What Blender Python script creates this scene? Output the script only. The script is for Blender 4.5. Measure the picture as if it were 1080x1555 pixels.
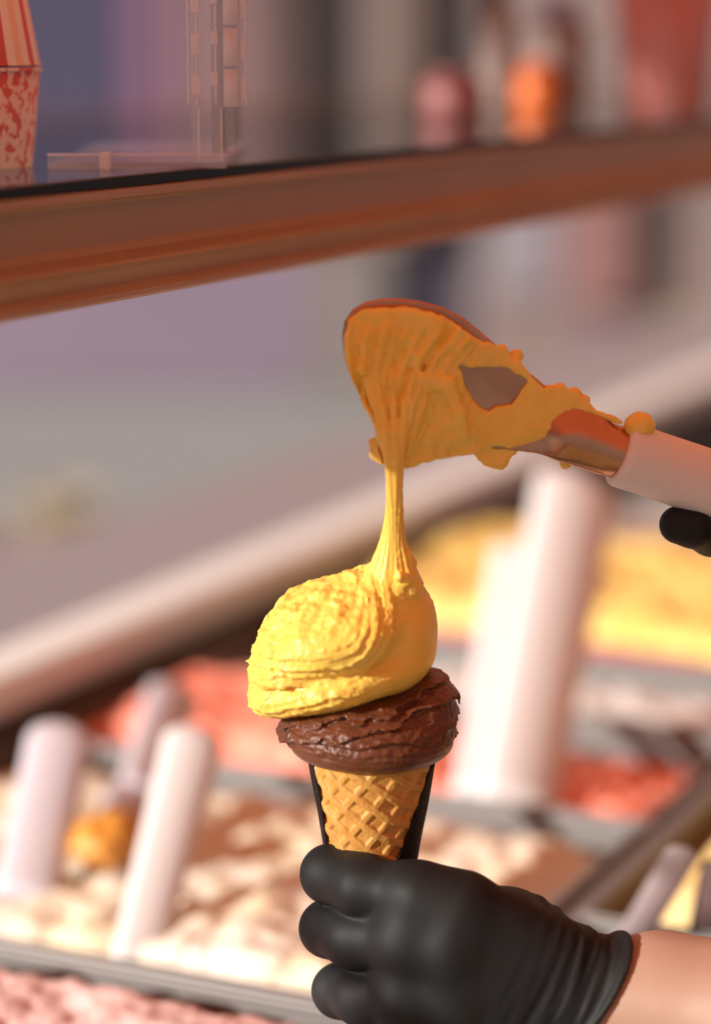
import bpy, bmesh, math, random
import numpy as np
from mathutils import Vector, Matrix
random.seed(4); np.random.seed(4)
scn = bpy.context.scene
for o in list(bpy.data.objects): bpy.data.objects.remove(o)
COL = scn.collection
# ------------------------------------------------------------------ camera
W, H = 1080, 1555
FPX = 85 / 36 * H
AZ, PITCH, CAMZ, D = math.radians(25.2), math.radians(11.03), 1.50, 0.87
cam = bpy.data.cameras.new('camera'); camo = bpy.data.objects.new('camera', cam); COL.objects.link(camo)
cam.lens = 85; cam.sensor_fit = 'VERTICAL'; cam.sensor_height = 36; cam.sensor_width = 36 * W / H
cam.clip_start = 0.02; cam.clip_end = 200
Fv = Vector((math.cos(PITCH) * math.cos(AZ), math.cos(PITCH) * math.sin(AZ), -math.sin(PITCH)))
Rv = Vector((math.sin(AZ), -math.cos(AZ), 0)); Uv = Rv.cross(Fv)
camo.matrix_world = Matrix(((Rv.x, Uv.x, -Fv.x, 0), (Rv.y, Uv.y, -Fv.y, 0), (Rv.z, Uv.z, -Fv.z, CAMZ), (0, 0, 0, 1)))
cam.dof.use_dof = True; cam.dof.focus_distance = 0.862; cam.dof.aperture_fstop = 2.9
scn.camera = camo
# ------------------------------------------------------------------ world, sun, exposure
wd = bpy.data.worlds.new('world'); scn.world = wd; wd.use_nodes = True
bg = wd.node_tree.nodes['Background']; bg.inputs[0].default_value = (0.93, 0.88, 0.90, 1); bg.inputs[1].default_value = 0.40
SUN_L = Vector((-0.70, -0.35, 0.255)).normalized()          # towards the sun: x right of view, y away, z up
Yv = Vector((math.cos(AZ), math.sin(AZ), 0))
SUN = Rv * SUN_L.x + Yv * SUN_L.y + Vector((0, 0, SUN_L.z))
sl = bpy.data.lights.new('sun', 'SUN'); so = bpy.data.objects.new('sun', sl); COL.objects.link(so)
sl.energy = 9.4; sl.angle = math.radians(1.2); sl.color = (1.0, 0.945, 0.87)
so.rotation_euler = SUN.to_track_quat('Z', 'Y').to_euler(); so.location = (0, 3, 6)
vs = scn.view_settings; vs.view_transform = 'Standard'; vs.look = 'None'; vs.exposure = 0.0; vs.gamma = 1.0; vs.use_curve_mapping = False

# ------------------------------------------------------------------ pixel to place
C0 = Vector((0, 0, CAMZ))
def ray(px, py): return Fv + Rv * ((px - W / 2) / FPX) + Uv * ((H / 2 - py) / FPX)
def on_z(px, py, z): d = ray(px, py); return C0 + d * ((z - CAMZ) / d.z)
def on_y(px, py, y): d = ray(px, py); return C0 + d * (y / d.y)
def at_depth(px, py, t): return C0 + ray(px, py) * t
ORG = at_depth(565, 1160, D)                               # middle of the cone's mouth
ROTZ = AZ - math.pi / 2
def to_local(p): q = p - ORG; return Vector((q.dot(Rv), q.dot(Yv), q.z)) * 1000
CL = to_local(C0)
def L(px, py, dy=0.0):                                     # local mm of a pixel lying on the vertical plane dy behind the cone axis
    d = ray(px, py); dl = Vector((d.dot(Rv), d.dot(Yv), d.z)); t = (dy - CL.y) / dl.y
    return np.array(CL + dl * t)
def LW(p): return ORG + (Rv * float(p[0]) + Yv * float(p[1]) + Vector((0, 0, float(p[2])))) / 1000

# ------------------------------------------------------------------ object helpers
def link(o, parent=None):
    COL.objects.link(o); o.parent = parent; return o
def tag(o, label=None, cat=None, group=None, kind=None):
    if label: o['label'] = label
    if cat: o['category'] = cat
    if group: o['group'] = group
    if kind: o['kind'] = kind
    return o
def empty(name, loc=(0, 0, 0), rz=0):
    e = bpy.data.objects.new(name, None); e.location = loc; e.rotation_euler = (0, 0, rz); e.empty_display_size = 0.02
    return link(e)
def mesh_np(name, V, Fc, mat, parent=None, smooth=True):
    me = bpy.data.meshes.new(name)
    V = np.asarray(V, np.float32); Fc = np.asarray(Fc, np.int32); n = Fc.shape[1]
    me.vertices.add(len(V)); me.vertices.foreach_set('co', V.ravel())
    me.loops.add(Fc.size); me.loops.foreach_set('vertex_index', Fc.ravel())
    me.polygons.add(len(Fc)); me.polygons.foreach_set('loop_start', np.arange(0, Fc.size, n, dtype=np.int32))
    me.update(calc_edges=True); me.validate()
    me.polygons.foreach_set('use_smooth', np.full(len(me.polygons), smooth)); me.update()
    if mat: me.materials.append(mat)
    return link(bpy.data.objects.new(name, me), parent)
class MB:
    def __init__(s): s.bm = bmesh.new()
    def box(s, lo, hi, bev=0.0):
        r = bmesh.ops.create_cube(s.bm, size=1)
        for v in r['verts']:
            v.co = Vector([lo[i] + (v.co[i] + .5) * (hi[i] - lo[i]) for i in range(3)])
        if bev:
            es = list({e for v in r['verts'] for e in v.link_edges})
            bmesh.ops.bevel(s.bm, geom=es, offset=bev, segments=2, affect='EDGES', profile=.5)
        return s
    def lathe(s, prof, n=48, a0=0, a1=2 * math.pi):
        full = abs(a1 - a0) > 6.28
        m = n if full else n + 1
        rows = [[s.bm.verts.new((r * math.cos(a0 + (a1 - a0) * k / n), r * math.sin(a0 + (a1 - a0) * k / n), z)) for k in range(m)] for r, z in prof]
        for A, B in zip(rows, rows[1:]):
            for k in range(n):
                s.bm.faces.new((A[k], A[(k + 1) % m], B[(k + 1) % m], B[k]))
        return s
    def tube(s, pts, rad, n=20, cap=True, flat=1.0, up=Vector((0, 0, 1))):
        pts = [Vector(p) for p in pts]; rows = []
        for i, p in enumerate(pts):
            t = (pts[min(i + 1, len(pts) - 1)] - pts[max(i - 1, 0)]).normalized()
            a = t.cross(up)
            a = a.normalized() if a.length > 1e-4 else Vector((1, 0, 0))
            b = a.cross(t); r = rad[i] if hasattr(rad, '__len__') else rad
            f = flat[i] if hasattr(flat, '__len__') else flat
            rows.append([s.bm.verts.new(p + a * (r * math.cos(2 * math.pi * k / n)) + b * (r * f * math.sin(2 * math.pi * k / n))) for k in range(n)])
        for A, B in zip(rows, rows[1:]):
            for k in range(n): s.bm.faces.new((A[k], A[(k + 1) % n], B[(k + 1) % n], B[k]))
        if cap: s.bm.faces.new(rows[0]); s.bm.faces.new(rows[-1][::-1])
        return s
    def prism(s, poly, x0, x1):                            # poly of (y, z), run along x
        A = [s.bm.verts.new((x0, y, z)) for y, z in poly]; B = [s.bm.verts.new((x1, y, z)) for y, z in poly]; n = len(poly)
        for k in range(n): s.bm.faces.new((A[k], A[(k + 1) % n], B[(k + 1) % n], B[k]))
        s.bm.faces.new(A[::-1]); s.bm.faces.new(B); return s
    def build(s, name, mat, parent=None, smooth=False, xf=None):
        if xf is not None: s.bm.transform(xf)
        bmesh.ops.recalc_face_normals(s.bm, faces=s.bm.faces)
        me = bpy.data.meshes.new(name); s.bm.to_mesh(me); s.bm.free()
        for p in me.polygons: p.use_smooth = smooth
        if mat: me.materials.append(mat)
        return link(bpy.data.objects.new(name, me), parent)

# ------------------------------------------------------------------ materials
def srgb(r, g, b):
    f = lambda c: (c / 255 / 12.92) if c <= 10 else ((c / 255 + .055) / 1.055) ** 2.4
    return (f(r), f(g), f(b), 1)
def pmat(name, col, rough=.5, metal=0, sss=0, sssr=(1, .5, .25), ssss=.005, spec=.5, noise=None, bump=None, coat=0, trans=0):
    m = bpy.data.materials.new(name); m.use_nodes = True; nt = m.node_tree; b = nt.nodes['Principled BSDF']
    b.inputs['Base Color'].default_value = col if len(col) == 4 else (*col, 1)
    b.inputs['Roughness'].default_value = rough; b.inputs['Metallic'].default_value = metal
    b.inputs['Specular IOR Level'].default_value = spec
    if coat: b.inputs['Coat Weight'].default_value = coat
    if trans: b.inputs['Transmission Weight'].default_value = trans
    if sss:
        b.inputs['Subsurface Weight'].default_value = sss; b.inputs['Subsurface Radius'].default_value = sssr
        b.inputs['Subsurface Scale'].default_value = ssss
    tc = nt.nodes.new('ShaderNodeTexCoord')
    if noise:                                              # (scale, other colour, sharpness lo, hi)
        sc, c2, lo, hi = noise
        n = nt.nodes.new('ShaderNodeTexNoise'); n.inputs['Scale'].default_value = sc; n.inputs['Detail'].default_value = 6
        r = nt.nodes.new('ShaderNodeValToRGB'); r.color_ramp.elements[0].position = lo; r.color_ramp.elements[1].position = hi
        r.color_ramp.elements[0].color = col if len(col) == 4 else (*col, 1); r.color_ramp.elements[1].color = c2 if len(c2) == 4 else (*c2, 1)
        nt.links.new(tc.outputs['Object'], n.inputs['Vector']); nt.links.new(n.outputs['Fac'], r.inputs['Fac']); nt.links.new(r.outputs['Color'], b.inputs['Base Color'])
    if bump:                                               # (scale, strength, distance)
        n = nt.nodes.new('ShaderNodeTexNoise'); n.inputs['Scale'].default_value = bump[0]; n.inputs['Detail'].default_value = 5
        bu = nt.nodes.new('ShaderNodeBump'); bu.inputs['Strength'].default_value = bump[1]; bu.inputs['Distance'].default_value = bump[2]
        nt.links.new(tc.outputs['Object'], n.inputs['Vector']); nt.links.new(n.outputs['Fac'], bu.inputs['Height']); nt.links.new(bu.outputs['Normal'], b.inputs['Normal'])
    return m
def clear_mat(name, tint, ior=1.45, rough=.03, haze=0):
    m = bpy.data.materials.new(name); m.use_nodes = True; nt = m.node_tree; nt.nodes.clear()
    out = nt.nodes.new('ShaderNodeOutputMaterial'); mx = nt.nodes.new('ShaderNodeMixShader'); t = nt.nodes.new('ShaderNodeBsdfTransparent')
    g = nt.nodes.new('ShaderNodeBsdfGlossy'); lw = nt.nodes.new('ShaderNodeLayerWeight'); lw.inputs['Blend'].default_value = .5; pw = nt.nodes.new('ShaderNodeMath'); pw.operation = 'POWER'; pw.inputs[1].default_value = 4.5; fr = nt.nodes.new('ShaderNodeMath'); fr.operation = 'MULTIPLY_ADD'; fr.inputs[1].default_value = .85; fr.inputs[2].default_value = .045; nt.links.new(lw.outputs['Facing'], pw.inputs[0]); nt.links.new(pw.outputs[0], fr.inputs[0])
    t.inputs['Color'].default_value = tint; g.inputs['Roughness'].default_value = rough
    nt.links.new(fr.outputs[0], mx.inputs[0]); nt.links.new(t.outputs[0], mx.inputs[1]); nt.links.new(g.outputs[0], mx.inputs[2]); nt.links.new(mx.outputs[0], out.inputs[0])
    if haze:  # diffuse white: scuffing, plus brightness painted into the edges
        m2 = nt.nodes.new('ShaderNodeMixShader'); dd = nt.nodes.new('ShaderNodeBsdfDiffuse'); dd.inputs[0].default_value = (.9, .85, .88, 1); m2.inputs[0].default_value = haze
        nt.links.new(mx.outputs[0], m2.inputs[1]); nt.links.new(dd.outputs[0], m2.inputs[2]); nt.links.new(m2.outputs[0], out.inputs[0])
    return m
def stripe_mat(name, cols, n, rough=.6):                   # stripes round the object's own axis
    m = pmat(name, cols[0], rough); nt = m.node_tree; b = nt.nodes['Principled BSDF']
    tc = nt.nodes.new('ShaderNodeTexCoord'); sp = nt.nodes.new('ShaderNodeSeparateXYZ'); at = nt.nodes.new('ShaderNodeMath'); at.operation = 'ARCTAN2'
    mu = nt.nodes.new('ShaderNodeMath'); mu.operation = 'MULTIPLY_ADD'; mu.inputs[1].default_value = n / (2 * math.pi); mu.inputs[2].default_value = 100
    fr = nt.nodes.new('ShaderNodeMath'); fr.operation = 'FRACT'; r = nt.nodes.new('ShaderNodeValToRGB'); r.color_ramp.interpolation = 'CONSTANT'
    while len(r.color_ramp.elements) < len(cols): r.color_ramp.elements.new(.5)
    for k, c in enumerate(cols):
        r.color_ramp.elements[k].position = k / len(cols)
    for k, c in enumerate(cols): r.color_ramp.elements[k].color = c
    nt.links.new(tc.outputs['Object'], sp.inputs[0]); nt.links.new(sp.outputs['Y'], at.inputs[0]); nt.links.new(sp.outputs['X'], at.inputs[1])
    nt.links.new(at.outputs[0], mu.inputs[0]); nt.links.new(mu.outputs[0], fr.inputs[0]); nt.links.new(fr.outputs[0], r.inputs[0]); nt.links.new(r.outputs[0], b.inputs['Base Color'])
    return m
M = {}
YC = (0.95, 0.595, 0.105, 1)
M['yellow'] = pmat('yellow_gelato', YC, .36, sss=.5, sssr=(1, .6, .15), ssss=.0014, spec=.34, noise=(90, (0.97, 0.66, 0.145, 1), .35, .7), bump=(1400, .25, .0004))
M['choc'] = pmat('chocolate_gelato', (.125, .035, .013), .31, sss=.15, sssr=(1, .4, .2), ssss=.002, spec=.5, noise=(120, (.17, .056, .025, 1), .3, .7), bump=(1500, .5, .0005))
M['waffle'] = pmat('waffle', (.58, .26, .045), .55, sss=.2, sssr=(1, .5, .2), ssss=.002, noise=(160, (.70, .37, .09, 1), .35, .68), bump=(1200, .3, .0003))
M['sleeve'] = pmat('dark_sleeve', (.016, .010, .009), .75, spec=.15, noise=(700, (.08, .055, .042, 1), .58, .75), bump=(900, .3, .0003))
M['glove'] = pmat('black_nitrile', (.010, .010, .011), .6, spec=.3, bump=(700, .12, .0003))
M['skin'] = pmat('skin', (.42, .245, .18), .5, sss=.3, sssr=(1, .35, .2), ssss=.004, noise=(40, (.46, .275, .205, 1), .3, .7), bump=(900, .1, .0003))
M['copper'] = pmat('rose_metal', (.58, .29, .17), .3, metal=1, noise=(60, (.46, .22, .13, 1), .35, .7), bump=(500, .05, .0002))
M['handle'] = pmat('white_handle', (.80, .72, .69), .45, sss=.1, ssss=.002)
M['spat'] = pmat('white_plastic', (.62, .60, .60), .4)
M['spat_grey'] = pmat('lilac_plastic', (.50, .47, .52), .4)
M['spat_taupe'] = pmat('taupe_plastic', (.30, .24, .25), .5)
M['shirt'] = pmat('dark_shirt', (.02, .02, .024), .8, bump=(300, .3, .001))
M['hair'] = pmat('dark_hair', (.03, .018, .012), .5)
M['frame'] = pmat('copper_paint', (.385, .215, .12), .45, noise=(14, (.35, .19, .105, 1), .3, .7))
M['gasket'] = pmat('black_glass_edge', (.006, .008, .007), .4, spec=.15)
M['glass'] = clear_mat('shelf_glass', (.93, .95, .94, 1))
M['acrylic'] = clear_mat('acrylic', (.97, .95, .97, 1), 1.5, .05, .10)
M['lit_edge'] = clear_mat('lit_acrylic_edge', (.97, .94, .95, 1), 1.5, .1, .45)  # strong white share paints the light that acrylic edges catch
M['steel'] = pmat('pan_steel', (.17, .16, .155), .5, metal=.3)
M['rail'] = pmat('cream_rail', (.68, .73, .73), .5)
M['dark'] = pmat('dark_wall', (.045, .040, .036), .6)
M['ledge'] = pmat('blue_ledge', (.235, .24, .265), .6)
M['floor'] = pmat('kiosk_floor', (.16, .14, .13), .7, noise=(8, (.20, .18, .16, 1), .3, .7))
M['pave'] = pmat('pavement', (.235, .22, .215), .85, noise=(3, (.28, .265, .255, 1), .3, .7))

# ------------------------------------------------------------------ numpy noise and implicit surfaces
_perm = np.random.RandomState(7).permutation(512).astype(np.int64)
_grad = np.random.RandomState(9).normal(size=(512, 3)); _grad /= np.linalg.norm(_grad, axis=1)[:, None]
def perlin(P):
    P = np.asarray(P, float); i = np.floor(P).astype(np.int64); f = P - i; u = f * f * f * (f * (f * 6 - 15) + 10); out = 0
    for dx in (0, 1):
        wx = u[:, 0] if dx else 1 - u[:, 0]
        for dy in (0, 1):
            wy = u[:, 1] if dy else 1 - u[:, 1]
            for dz in (0, 1):
                wz = u[:, 2] if dz else 1 - u[:, 2]
                h = _perm[(_perm[(_perm[(i[:, 0] + dx) & 511] + i[:, 1] + dy) & 511] + i[:, 2] + dz) & 511]
                g = _grad[h]; out = out + wx * wy * wz * (g[:, 0] * (f[:, 0] - dx) + g[:, 1] * (f[:, 1] - dy) + g[:, 2] * (f[:, 2] - dz))
    return out * 1.6
def fbm(P, o=3, s=1.0):
    a = 1; t = 0; P = np.asarray(P) / s
    for k in range(o): t = t + a * perlin(P + 17.3 * k); P = P * 2.03; a *= .5
    return t
def sstep(a, b, x): t = np.clip((x - a) / (b - a), 0, 1); return t * t * (3 - 2 * t)
def smin(a, b, k):
    h = np.clip(.5 + .5 * (b - a) / k, 0, 1); return b + (a - b) * h - k * h * (1 - h)
def smax(a, b, k): return -smin(-a, -b, k)
def cap(P, a, b, ra, rb=None):
    rb = ra if rb is None else rb; a = np.asarray(a, float); b = np.asarray(b, float); ba = b - a; pa = P - a
    t = np.clip(pa @ ba / max(ba @ ba, 1e-9), 0, 1); return np.linalg.norm(pa - t[:, None] * ba, axis=1) - (ra + (rb - ra) * t)
def chain(P, pts, rads, k=1.0):
    d = None
    for i in range(len(pts) - 1):
        e = cap(P, pts[i], pts[i + 1], rads[i], rads[i + 1]); d = e if d is None else smin(d, e, k)
    return d
def ell(P, c, r, rot=None):
    q = P - np.asarray(c, float)
    if rot is not None: q = q @ rot
    r = np.asarray(r, float); k0 = np.linalg.norm(q / r, axis=1); k1 = np.linalg.norm(q / (r * r), axis=1) + 1e-9
    return k0 * (k0 - 1) / k1
def rot_y(deg):                                            # columns = the rotated axes; positive lifts +x
    a = math.radians(deg); c, s = math.cos(a), math.sin(a); return np.array([[c, 0, -s], [0, 1, 0], [s, 0, c]])
def poly2(X, Z, pts):                                      # signed distance to a polygon
    pts = np.asarray(pts, float); d = np.full(X.shape, 1e9); s = np.ones(X.shape)
    for i in range(len(pts)):
        a = pts[i]; b = pts[i - 1]; ex, ez = b - a; wx, wz = X - a[0], Z - a[1]
        t = np.clip((wx * ex + wz * ez) / (ex * ex + ez * ez + 1e-12), 0, 1); d = np.minimum(d, (wx - ex * t) ** 2 + (wz - ez * t) ** 2)
        c1 = Z >= a[1]; c2 = Z < b[1]; c3 = ex * wz > ez * wx
        fl = (c1 & c2 & c3) | (~c1 & ~c2 & ~c3); s = np.where(fl, -s, s)
    return s * np.sqrt(d)
def surfnet(f, lo, hi, h, margin=6.0, q=4):
    lo = np.asarray(lo, float); hi = np.asarray(hi, float)
    nc = np.ceil((hi - lo) / (h * q)).astype(int); n = nc * q
    ax = [lo[i] + h * (np.arange(n[i]) + .5) for i in range(3)]; cx = [lo[i] + h * q * (np.arange(nc[i]) + .5) for i in range(3)]
    G = np.stack(np.meshgrid(*cx, indexing='ij'), -1).reshape(-1, 3); dc = f(G).reshape(nc)
    big = np.repeat(np.repeat(np.repeat(dc, q, 0), q, 1), q, 2).astype(np.float32)
    mask = np.abs(big) < (h * q * 1.2 + margin); idx = np.argwhere(mask)
    pts = np.stack([ax[i][idx[:, i]] for i in range(3)], -1)
    big[mask] = f(pts)
    v = big; ins = v < 0
    cs = [v[i:n[0] - 1 + i, j:n[1] - 1 + j, k:n[2] - 1 + k] for i in (0, 1) for j in (0, 1) for k in (0, 1)]
    si = [ins[i:n[0] - 1 + i, j:n[1] - 1 + j, k:n[2] - 1 + k] for i in (0, 1) for j in (0, 1) for k in (0, 1)]
    cnt = sum(x.astype(np.int8) for x in si); act = (cnt > 0) & (cnt < 8); cell = np.argwhere(act)
    vals = np.stack([c[act] for c in cs], -1); sg = vals < 0
    offs = np.array([(i, j, k) for i in (0, 1) for j in (0, 1) for k in (0, 1)], float)
    acc = np.zeros((len(cell), 3)); num = np.zeros(len(cell))
    for a in range(8):
        for b in range(a + 1, 8):
            if np.abs(offs[a] - offs[b]).sum() != 1: continue
            cr = sg[:, a] != sg[:, b]; va, vb = vals[:, a], vals[:, b]; t = np.where(cr, va / np.where(va == vb, 1, va - vb), 0)
            acc += np.where(cr[:, None], offs[a] + (offs[b] - offs[a]) * t[:, None], 0); num += cr
    V = lo + h * (.5 + cell + acc / num[:, None])
    ids = -np.ones(act.shape, np.int64); ids[act] = np.arange(len(cell)); Q = []
    for axn in range(3):
        sl0 = [slice(None)] * 3; sl1 = [slice(None)] * 3; sl0[axn] = slice(0, n[axn] - 1); sl1[axn] = slice(1, n[axn])
        for o in range(3):
            if o != axn: sl0[o] = slice(1, n[o] - 1); sl1[o] = slice(1, n[o] - 1)
        A = ins[tuple(sl0)]; B = ins[tuple(sl1)]; e = np.argwhere(A != B); flip = A[A != B]
        o1, o2 = (axn + 1) % 3, (axn + 2) % 3; e = e.copy()
        for o in (o1, o2): e[:, o] += 1
        def cid(d1, d2):
            c = e.copy(); c[:, o1] -= d1; c[:, o2] -= d2; return ids[c[:, 0], c[:, 1], c[:, 2]]
        q4 = np.stack([cid(0, 0), cid(1, 0), cid(1, 1), cid(0, 1)], -1); q4[~flip] = q4[~flip][:, ::-1]; Q.append(q4)
    Q = np.concatenate(Q); Q = Q[(Q >= 0).all(1)]
    return V, Q
def vnormals(V, Q):
    n = np.cross(V[Q[:, 2]] - V[Q[:, 0]], V[Q[:, 3]] - V[Q[:, 1]]); N = np.zeros_like(V)
    for k in range(4): np.add.at(N, Q[:, k], n)
    return N / (np.linalg.norm(N, axis=1)[:, None] + 1e-12)
def sdf_obj(name, f, lo, hi, h, mat, parent, detail=None, margin=6.0):
    V, Q = surfnet(f, lo, hi, h, margin)
    if detail is not None: V = V + vnormals(V, Q) * detail(V)[:, None]
    return mesh_np(name, V / 1000.0, Q, mat, parent)

# ------------------------------------------------------------------ the setting
tag(MB().box((-3, -6, -.05), (26, 1.05, 0)).build('floor', M['floor']), 'plain dark floor inside the kiosk', None, kind='structure')
tag(MB().box((-3, 1.05, -.06), (26, 16, -.012)).build('ground', M['pave']), 'pale grey street paving beyond the display case', None, kind='structure')
# awning added out of view: salmon cloth that casts the shadow line and tints the shade
aw = bpy.data.materials.new('added_awning_cloth'); aw.use_nodes = True; nt = aw.node_tree; nt.nodes.clear()
o_ = nt.nodes.new('ShaderNodeOutputMaterial'); mx = nt.nodes.new('ShaderNodeMixShader'); df = nt.nodes.new('ShaderNodeBsdfDiffuse'); tl = nt.nodes.new('ShaderNodeBsdfTranslucent')
df.inputs[0].default_value = (.82, .50, .38, 1); tl.inputs[0].default_value = (.95, .53, .36, 1); mx.inputs[0].default_value = .75
nt.links.new(df.outputs[0], mx.inputs[1]); nt.links.new(tl.outputs[0], mx.inputs[2]); nt.links.new(mx.outputs[0], o_.inputs[0])
SH = LW(L(600, 690, -2))                                   # where the added awning's shadow line crosses the falling strand
AWZ = 2.30
aw_y = SH.y + (AWZ - SH.z) / SUN.z * SUN.y
tag(MB().box((-4.5, -2.2, AWZ), (6, aw_y, AWZ + .003)).build('added_awning', aw), 'unseen salmon cloth awning added to shade and tint the upper part', None, kind='structure')

# ------------------------------------------------------------------ ice cream cone in hand
cone = empty('gelato_cone', ORG, ROTZ)
tag(cone, 'waffle cone with chocolate and yellow gelato, held in the black gloved fist', 'ice cream')
RT, HC = 21.8, 128.0                                       # cone mouth radius and height, mm
def cone_r(z): return RT * (HC + z) / HC                   # z from 0 down to -HC
sa = math.sin(math.atan2(RT, HC))
nu, nv = 420, 360
th = np.linspace(0, 2 * np.pi, nu, endpoint=False); zz = np.linspace(3, -HC * .975, nv)
TH, ZZ = np.meshgrid(th, zz); RR = cone_r(ZZ)
rho = RR / sa; psi = (np.mod(TH + np.pi / 2 + np.pi, 2 * np.pi) - np.pi) * sa   # unrolled sheet, front of the cone at psi = 0
sx, sy = rho * np.sin(psi), -rho * np.cos(psi)
def grid_lines(ang, pitch, w, off):
    a = math.radians(ang); t = (-sx * math.sin(a) - sy * math.cos(a)) / pitch + off
    wob = .05 * np.sin(sx * .21 + sy * .17 + off * 5); d = np.abs((t + wob) - np.round(t + wob)) * pitch
    return 1 - sstep(w * .45, w, d)
g1 = grid_lines(-33, 7.2, 2.1, .15); g2 = grid_lines(52, 7.6, 1.8, .4)
relief = np.maximum(g1 * 1.15, g2 * .85)
nz = fbm(np.stack([sx.ravel(), sy.ravel(), 0 * sx.ravel()], -1), 3, 2.2).reshape(sx.shape)
RR2 = RR + relief * .95 - .5 + nz * .16
Vc = np.stack([RR2 * np.cos(TH), RR2 * np.sin(TH), ZZ], -1).reshape(-1, 3)
ii, jj = np.meshgrid(np.arange(nv - 1), np.arange(nu), indexing='ij')
Qc = np.stack([ii * nu + jj, (ii + 1) * nu + jj, (ii + 1) * nu + (jj + 1) % nu, ii * nu + (jj + 1) % nu], -1).reshape(-1, 4)
wc = mesh_np('waffle_cone', Vc / 1000, Qc, M['waffle'], cone); wc['label'] = 'golden waffle cone with a diamond grid'
# dark sleeve with an open front
def sleeve():
    V = []; nU, nV = 160, 60
    for i in range(nV + 1):
        z = 2.0 - (HC - 6) * i / nV
        thR = math.radians(66 - 34 * (-z + 2) / 34) + .02 * math.sin(z * 1.1) + .012 * math.sin(z * 2.9); thL = math.radians(-66 - 4 * math.sin(z * .12)) + .015 * math.sin(z * 1.7)
        thR = max(thR, thL + .15)
        for j in range(nU + 1):
            t = thR + (2 * math.pi + thL - thR) * j / nU   # angle from the front, growing to the right and round the back
            r = cone_r(z) + .95 + .12 * math.sin(7 * t + z * .2)
            V.append((r * math.sin(t), -r * math.cos(t), z))
    V = np.array(V); m = nU + 1
    Q = np.array([(i * m + j, i * m + j + 1, (i + 1) * m + j + 1, (i + 1) * m + j) for i in range(nV) for j in range(nU)])
    o = mesh_np('paper_sleeve', V / 1000, Q, M['sleeve'], cone); md = o.modifiers.new('thick', 'SOLIDIFY'); md.thickness = .0006; md.offset = 1
    o['label'] = 'dark speckled paper sleeve'
sleeve()
# chocolate scoop
def choc_f(P):
    x, y, z = P[:, 0], P[:, 1], P[:, 2]
    d = ell(P, (-.8, 0, 14), (30.5, 29.5, 16))
    d = smin(d, ell(P, (0, 0, 8.5), (29.5, 29, 10)), 4)
    d = smin(d, ell(P, (19, 2, 22), (12.0, 18, 12.5)), 6)
    d = smax(d, -(z - .5), 5)
    phi = np.arctan2(x, -y); w = fbm(P * np.array([.5, .5, 1]), 3, 9.0)
    off = np.zeros(len(P))
    for z0, amp, wd_, tilt, ns in ((9.5, 1.5, 7.0, .03, .8), (11.8, .8, 1.8, -.02, 1.2), (15.0, 1.6, 3.5, .10, 3.5), (19.5, 2.3, 4.5, .20, 4.5), (25, 2.2, 5, .25, 5.0)):
        t = z - z0 - tilt * x - ns * w - .8 * np.sin(2 * phi + z0)
        off += amp * np.exp(-np.maximum(t, 0) / wd_) * sstep(-.9, .35, t)
    off -= 1.6
    up = sstep(8, 11, z)
    off = off * (.35 + .65 * up)
    rg = 1 - np.abs(fbm(P * np.array([.45, .45, 1.25]), 3, 5.0)); off += up * .55 * (rg ** 3 - .5)
    return d - off
def choc_det(V):
    up = sstep(8, 11, V[:, 2]); s = fbm(V * np.array([.3, .3, 1.6]), 2, 1.6)
    return (.05 + .20 * up) * fbm(V, 3, 2.2) + .26 * up * s
o = sdf_obj('chocolate_scoop', choc_f, (-37, -36, -10), (37, 36, 42), .55, M['choc'], cone, choc_det); o['label'] = 'dark brown chocolate gelato'
# yellow scoop with the strand that still hangs from the spatula
B0 = L(528, 992); RY = rot_y(15)
STR = [(L(px, py, dy), sx_, sy_, r) for px, py, dy, sx_, sy_, r in ((606, 540, -6.6, 14, .6, .5), (601, 575, -9.0, 10, .8, 1.15), (598, 615, -11.0, 6.6, 1.1, 1.5), (597, 655, -12.4, 4.0, 1.7, 1.55),
       (598, 698, -12.2, 2.0, 1.7, 1.45), (599.5, 738, -10, 1.55, 1.4, 1.2), (599, 775, -7, 1.65, 1.5, 1.3), (597, 815, -5, 2.3, 2.0, 1.8), (596, 850, -4, 3.9, 3.4, 3.0), (594, 890, -3, 6.5, 5.8, 5.0))]
E2C, E2R = L(512, 958, -2), np.array([29.0, 29.5, 15.5])
RY2 = rot_y(14)
def ring_e(q2): return np.sqrt((np.maximum(q2[:, 0] - 2, 0) / 22) ** 2 + ((q2[:, 2] - 14 + .10 * np.minimum(q2[:, 0], 0)) / 29) ** 2)
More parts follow.
